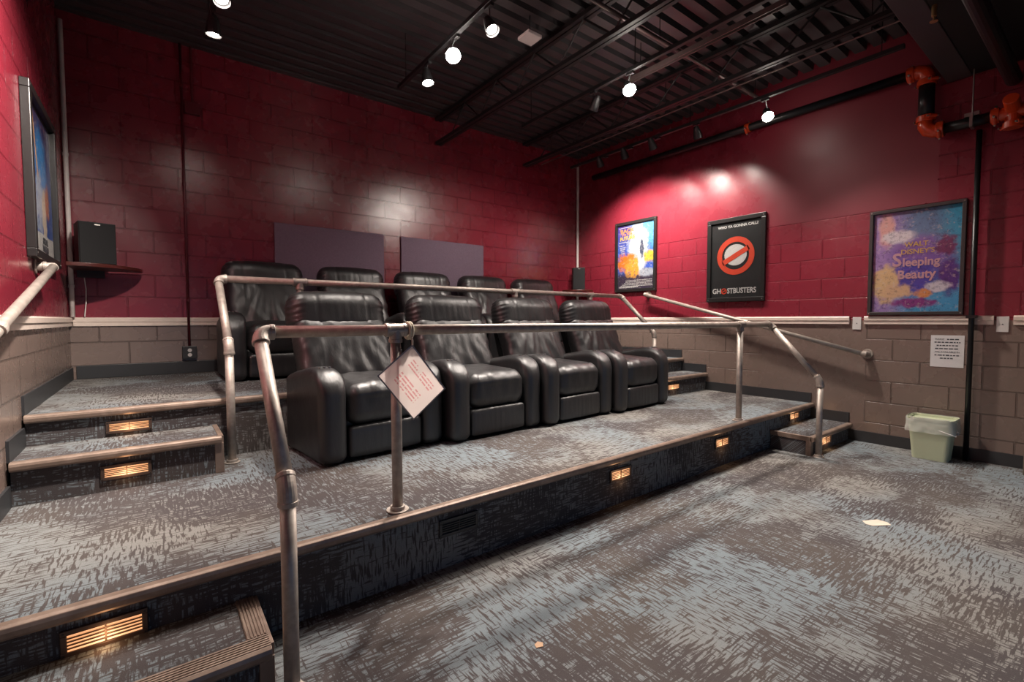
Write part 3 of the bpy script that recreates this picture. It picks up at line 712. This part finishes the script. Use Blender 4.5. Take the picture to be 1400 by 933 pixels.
# laminated sheet hanging off the front railing
t = thing('hanging_sign', 'tilted laminated sheet with red print hanging off the front railing post', 'sign', (.935, 2.005, 1.10))
bm = BM()
N = 22
for k in range(2):
    tube(bm, [(.005+.012*k, .035+.034*math.cos(2*math.pi*i/N), .060+.037*math.sin(2*math.pi*i/N)) for i in range(N+1)], .0065, 8, cap=False)
tube(bm, [(.010, .005, .028), (.012, -.002, .012), (.010, -.004, -.008)], .005, 8)
obj('cord', bm, M_ROPE, t, label='braided cream cord looped over the rail')
Rm = Matrix.Rotation(R(52), 4, 'Y')
def place(o, off):
    o.data.transform(Matrix.Translation(off) @ Rm); return o
cw, ch = .28, .216
bm = BM(); e = .006
for p in ((0, cw, -e, 0), (0, cw, -ch, -ch+e), (0, e, -ch+e, -e), (cw-e, cw, -ch+e, -e)): box(bm, p[0], p[1], -.0012, .0012, p[2], p[3])
place(obj('laminate_edge', bm, simple('clear laminate edge', (.30, .28, .28), .2), t), (.010, -.004, -.004))
bm = BM(); f_ = bm.faces.new([bm.verts.new((x_, -.0002, z_)) for x_, z_ in ((e, -e), (cw-e, -e), (cw-e, -ch+e), (e, -ch+e))])
uvl = bm.loops.layers.uv.new('UVMap')
for lp, uv in zip(f_.loops, ((0, 1), (1, 1), (1, 0), (0, 0))): lp[uvl].uv = uv
def printed_sheet():
    m = newmat('printed translucent sheet', .45, 0, .3); t = NT(m); uv = t.n('ShaderNodeTexCoord').outputs['UV']; u, v, _z = t.sep(uv)
    rows = t.math('GREATER_THAN', t.math('FRACT', t.math('MULTIPLY', v, 13.0)), .55)
    words = t.ramp(t.noise(t.scl(uv, (26, 3, 1)), 1.0, 1), .40, .46)
    def band(a_, b_, c_, d_):
        q = t.math('MULTIPLY', t.math('GREATER_THAN', v, a_), t.math('LESS_THAN', v, b_))
        return t.math('MULTIPLY', q, t.math('MULTIPLY', t.math('GREATER_THAN', u, c_), t.math('LESS_THAN', u, d_)))
    ink = t.math('MULTIPLY', t.math('MULTIPLY', rows, words), t.math('ADD', band(.62, .84, .20, .84), band(.20, .50, .22, .78)))
    ink = t.math('MULTIPLY', ink, .7)
    t.out(t.mix(ink, (.78, .68, .64), (.62, .16, .18)))
    tr = t.n('ShaderNodeBsdfTranslucent'); t.l(t.mix(ink, (.95, .83, .78), (.75, .20, .22)), tr.inputs[0])
    mx = t.n('ShaderNodeMixShader'); mx.inputs[0].default_value = .62
    t.l(t.b.outputs[0], mx.inputs[1]); t.l(tr.outputs[0], mx.inputs[2]); t.l(mx.outputs[0], t.t.nodes['Material Output'].inputs['Surface']); return m
place(obj('sheet', bm, printed_sheet(), t, label='pale sheet with lines of faded red print'), (.010, -.004, -.004))

# ------------------------------------------------------------------ step lights
def step_light(label, x0, x1, y, z0, z1, lit=True):
    y -= .0012
    t = thing('step_light' if lit else 'floor_vent', label, 'step light' if lit else 'vent', ((x0+x1)/2, y, (z0+z1)/2)); a, b = (x1-x0)/2, (z1-z0)/2; f = .016
    bm = BM()
    for p in ((-a-f, a+f, b, b+f), (-a-f, a+f, -b-f, -b), (-a-f, -a, -b, b), (a, a+f, -b, b)): box(bm, p[0], p[1], -.010, -.0005, p[2], p[3])
    frm = obj('frame', bm, M_FRAME2 if not lit else simple('bronze light frame', (.085, .055, .042), .4, .4), t, bevel=.002)
    obj('lens' if lit else 'backing', box(BM(), -a, a, -.003, -.0008, -b, b), M_LENS if lit else M_BLACK, t, label='glowing amber lens' if lit else None)
    if lit:
        ld = bpy.data.lights.new('bulb', 'POINT'); ld.energy = .22; ld.color = (1.0, .55, .27); ld.shadow_soft_size = .02
        lo = bpy.data.objects.new('bulb_light', ld); COL.objects.link(lo); lo.parent = t; lo.location = (0, -.035, -.01)
    bm = BM()
    for i in range(4):
        zz = -b+2*b*(i+1)/5; box(bm, -a, a, -.009, -.004, zz-.0018, zz+.0018)
    box(bm, -.0022, .0022, -.0095, -.004, -b, b)
    obj('louvre', bm, simple('louvre bronze', (.10, .06, .04), .4, .4) if lit else M_FRAME2, t)
    for sx in (-1, 1):
        for sz in (-1, 1): obj('screw', cyl(BM(), (sx*(a+f/2), -.0115, sz*(b+f/2)), (sx*(a+f/2), -.0095, sz*(b+f/2)), .0035, 8), M_BLACK, frm)
fy = lambda x: Y1+.045*(x-L)/(W-L)
step_light('large amber louvred step light above the lowest left step', -.245, -.062, fy(-.2), .178, .232)
step_light('unlit dark louvred vent in the platform riser below the railing post', 1.075, 1.265, fy(1.1), .172, .226, False)
step_light('amber step light in the middle of the lower platform riser', 2.315, 2.495, fy(2.4), .172, .222)
step_light('amber step light in the riser left of the right railing leg', 3.60, 3.785, fy(3.7), .172, .222)
step_light('amber step light in the riser above the right floor step', 5.00, 5.19, fy(5.1), .215, .258)
step_light('amber step light in the front of the right floor step', 4.83, 5.03, YA+.02, .060, .108)
step_light('amber step light in the upper riser above the left platform step', -.225, -.045, Y2, .568, .608)
step_light('amber step light in the front of the left platform step', -.228, -.050, YB, .395, .440)
step_light('amber step light glowing behind the far right front recliner', 4.72, 4.93, YB+.02, .395, .440)

# ------------------------------------------------------------------ recliners
def cushion(w_, d_, h_, r, n=(20, 12, 16), fn=None, warp=None):
    """soft rounded box centred at origin; fn(p, nrm) -> displacement along the normal"""
    bm = BM(); vd = {}; hx, hy, hz = w_/2, d_/2, h_/2
    def ss(k, N): # denser rings near the edges
        u = k/N*2-1; return u*(1.5-.5*u*u)*.5+u*.5
    def V(i, j, k):
        key = (i, j, k)
        if key in vd: return vd[key]
        P = Vector((ss(i, n[0])*hx, ss(j, n[1])*hy, ss(k, n[2])*hz))
        rr = (min(r, hx), min(r, hy), min(r, hz)); Q = Vector([max(-h+q, min(h-q, c)) for c, h, q in zip(P, (hx, hy, hz), rr)])
        dv = P-Q; nr = Vector([dv[a]/max(rr[a], 1e-6) for a in range(3)])
        if nr.length < 1e-6: nr = Vector((0, 0, 1))
        nr.normalize(); X = Q+Vector([nr[a]*rr[a] for a in range(3)])
        if fn: X = X+nr*fn(X, nr)
        if warp: X = warp(X)
        vd[key] = bm.verts.new(X); return vd[key]
    def face(a, b, c, d): bm.faces.new((V(*a), V(*b), V(*c), V(*d)))
    a, b, c = n
    for i in range(a):
        for j in range(b):
            for k in (0, c): face((i, j, k), (i+1, j, k), (i+1, j+1, k), (i, j+1, k))
    for i in range(a):
        for k in range(c):
            for j in (0, b): face((i, j, k), (i+1, j, k), (i+1, j, k+1), (i, j, k+1))
    for j in range(b):
        for k in range(c):
            for i in (0, a): face((i, j, k), (i, j+1, k), (i, j+1, k+1), (i, j, k+1))
    return bm
def gz(x, s): return math.exp(-(x/s)**2)
def nz(x, y, z): return noise.noise(Vector((x, y, z)))
def ruche(p, n, x0, amp, fr):
    side = max(0, min(1, (abs(p.x)-x0)/.07))
    v = math.sin(p.z*fr+5*nz(p.z*7, p.y*7, 2.0)+p.y*22)
    return side*amp*(v if v > 0 else v*.5)*(.6+.8*nz(p.z*11, p.x*3, 7.7)**2)
def head_fn(p, n):
    d = .016*(1-(p.x/.36)**2)
    d -= .005*(gz(p.x-.19, .005)+gz(p.x+.19, .005)) if n.y < .3 or n.z > .3 else 0
    d += ruche(p, n, .27, .0045, 190)
    if n.y < .2: d += .0045*max(0, 1-abs(p.x)/.24)*nz(p.x*34, 0, p.z*5)
    d += .005*nz(p.x*6+3, p.y*6, p.z*6)
    return d
def back_fn(p, n):
    d = .018*(1-(p.x/.36)**2)*(1-(p.z/.27)**2)
    if n.y < 0:
        d -= .005*(gz(p.x-.18, .005)+gz(p.x+.18, .005))
        d += .016*nz(math.atan2(p.x, .36-p.z)*8, (.36-p.z)*2.5, 1.3)*min(1, max(0, (.14-p.z)/.2))
        d += .006*nz(p.x*13+p.z*9, p.z*6, 4.1)
    d += ruche(p, n, .27, .004, 150)
    return d
def seat_fn(p, n):
    d = .020*(1-(p.x/.29)**2) if n.z > .2 else .008*(1-(p.x/.29)**2)
    if n.z > -.2:
        d -= .006*gz(p.y+.17, .008)*(1 if n.z > .4 else 0)
        d -= .005*gz(p.x-.03, .007)
        d += .006*nz(p.x*14, p.y*5, p.z*5)
    if n.y < -.1: d += .0045*nz(p.x*34+p.z*14, 3.3, p.z*6)*min(1, (abs(p.x)+.08)/.2)
    return d
def foot_fn(p, n): return (.007*(1-(p.x/.27)**2)+.004*nz(p.x*42, 0, p.z*3)*(1-min(1, abs(p.x)/.25)**2)) if n.y < 0 else 0
def arm_fn(p, n): return .003*nz(p.x*6, p.y*7, p.z*7)-.003*gz(abs(p.x)-.052, .004)*(1 if (n.z > .5 or n.y < -.5) else 0)
def arm_warp(p):
    y, z = p.y+.33, p.z+.295               # 0..66, 0..59
    f = .19
    a, b = (f-y)/f, (z-(.59-f))/f
    if a > 0 and b > 0:
        a2, b2 = a*math.sqrt(max(0, 1-b*b/2)), b*math.sqrt(max(0, 1-a*a/2)); y, z = f-a2*f, .59-f+b2*f
    z = z*(1-.13*max(0, min(1, (y-.22)/.44))**1.2)
    return Vector((p.x, y, z))
def make_recliner(label, group):
    t = thing('recliner', label, 'recliner', (0, 0, 0), 0, group)
    bm = BM(); box(bm, -.275, .275, .075, .64, .022, .27); obj('base', bm, M_LEAP, t, bevel=.02)
    for s in (-1, 1):
        a = obj('armrest', cushion(.170, .66, .59, .060, (12, 26, 24), arm_fn, arm_warp), M_LEA, t, smooth=True)
        a.data.transform(Matrix.Translation((s*.3555, .0, .004)))
        bm = BM()
        for k in range(3): cyl(bm, (s*.3555-.03+.03*k, .155, .588), (s*.3555-.03+.03*k, .155, .597), .009, 12)
        obj('control_button', bm, M_SILVER, a, label='small chrome control buttons')
    o = obj('seat_cushion', cushion(.545, .52, .27, .095, (30, 22, 18), seat_fn), M_LEA, t, smooth=True)
    o.data.transform(Matrix.Translation((0, .275, .355)) @ Matrix.Rotation(R(2), 4, 'X'))
    o = obj('footrest', cushion(.53, .07, .20, .028, (40, 4, 8), foot_fn), M_LEA, t, smooth=True)
    o.data.transform(Matrix.Translation((0, .055, .125)))
    o = obj('backrest', cushion(.71, .20, .54, .085, (48, 10, 34), back_fn), M_LEA, t, smooth=True)
    o.data.transform(Matrix.Translation((0, .665, .645)) @ Matrix.Rotation(R(-23), 4, 'X'))
    o = obj('headrest', cushion(.745, .235, .335, .115, (56, 14, 40), head_fn), M_LEA, t, smooth=True)
    o.data.transform(Matrix.Translation((0, .795, .925)) @ Matrix.Rotation(R(-10), 4, 'X'))
    bm = BM(); prism(bm, [(.60, .08), (.66, .06), (.90, .76), (.86, 1.0), (.82, 1.0), (.70, .72)], 'X', -.31, .31)
    obj('back_panel', bm, M_LEAP, t, bevel=.02)
    return t
def dup(root):
    r = root.copy(); COL.objects.link(r)
    for ch in list(root.children):
        c = ch.copy(); COL.objects.link(c); c.parent = r
        for g in ch.children:
            e_ = g.copy(); COL.objects.link(e_); e_.parent = c
    return r
FR = ['leftmost recliner of the front row, behind the hanging laminated sheet', 'second recliner from the left in the front row', 'third recliner from the left in the front row', 'rightmost recliner of the front row']
BR_ = ['far left recliner of the back row, standing clear in the dark corner', 'second recliner from the left in the back row', 'middle recliner of the back row', 'fourth recliner from the left in the back row', 'rightmost recliner of the back row']
G1, G2 = 'black leather recliners in the front row', 'black leather recliners in the back row'
proto = make_recliner(FR[0], G1)
TURN = (6.0, 3.3, 3.3, 3.3)
for i in range(4):
    o = proto if i == 0 else dup(proto); o['label'] = FR[i]
    # turned slightly about the front left foot
    c = Vector((.765+.892*i, 2.86, H1+.001)); r_ = R(TURN[i])
    o.location = c+Vector((.443*math.cos(r_), .443*math.sin(r_), 0)); o.rotation_euler = (0, 0, r_)
for i in range(5):
    o = dup(proto); o['label'] = BR_[i]; o['group'] = G2; o.location = (.87+.864*i, 4.40, H2+.001); o.scale = (.965, 1, .98); o.rotation_euler = (0, 0, 0)

# ------------------------------------------------------------------ waste bin
t = thing('waste_bin', 'pale green plastic waste bin with a clear liner beside the right wall', 'bin', (5.335, .995, 0), R(-90))
def frustum(bm, w0, d0, w1, d1, z0, z1, inner=.004):
    def ring(w_, d_, z, r=.03):
        out = []
        for cx, cy, a in ((1, 1, 0), (-1, 1, 90), (-1, -1, 180), (1, -1, 270)):
            for k in range(5):
                an = R(a+k*22.5); out.append(bm.verts.new((cx*(w_/2-r)+r*math.cos(an), cy*(d_/2-r)+r*math.sin(an), z)))
        return out
    def br(A, B):
        for i in range(len(A)): bm.faces.new((A[i], A[(i+1) % len(A)], B[(i+1) % len(A)], B[i]))
    A = ring(w0, d0, z0); B = ring(w1, d1, z1); C = ring(w1-.008, d1-.008, z1); E = ring(w0-.008, d0-.008, z0+.006)
    bm.faces.new(A[::-1]); br(A, B); br(B, C); br(C, E); bm.faces.new(E)
    return bm
obj('body', frustum(BM(), .235, .18, .295, .235, .001, .355), M_BIN, t, smooth=False)
bm = BM()
for (w_, d_, z0, z1) in ((.312, .252, .335, .362),):
    frustum(bm, w_-.006, d_-.006, w_, d_, z0, z1)
obj('rim', bm, M_BIN, t, bevel=.003)
bm = BM(); n = 64; rings = []
for k in range(9):
    z = .366-.016*k; rg = []
    for i in range(n):
        a = 2*math.pi*i/n; cx, cy = math.cos(a), math.sin(a); sc = (abs(cx)**5+abs(cy)**5)**(-1/5)
        e = .006+.006*nz(cx*5, cy*5, z*30)+.004*nz(cx*14, cy*14, z*60)+.001*k
        rg.append(bm.verts.new((cx*sc*(.158+e), cy*sc*(.128+e), z+.006*nz(cx*3, cy*3, k))))
    rings.append(rg)
for A, B in zip(rings, rings[1:]):
    for i in range(n): bm.faces.new((A[i], A[(i+1) % n], B[(i+1) % n], B[i]))
obj('liner', bm, M_FILM, t, smooth=True, label='clear plastic liner folded over the rim')
obj('tie', tube(BM(), [(.06, -.135, .275), (.11, -.145, .262), (.15, -.142, .250), (.175, -.130, .240)], .003, 8), M_PAPER, t)

# ------------------------------------------------------------------ scraps on the carpet
def scrap(name, label, cat, x, y, pts, mat):
    bm = prism(BM(), pts, 'Z', 0, .0015); o = obj(name, bm, mat); o.location = (x, y, .001); props(o, label, cat); return o
o = scrap('paper_scrap', 'cream scrap of paper lying on the open floor at right', 'paper', 3.365, .865, [(-.055, -.03), (.06, -.045), (.075, -.01), (.055, .035), (-.05, .04), (-.07, 0)], M_TAPE)
o.rotation_euler = (0, 0, R(-25))
scrap('debris_chip', 'small tan chip on the carpet at the bottom of the view', 'scrap', 1.105, 1.285, [(-.022, -.008), (.004, -.016), (.016, .0), (.004, .016), (-.016, .010)], M_CHIP)
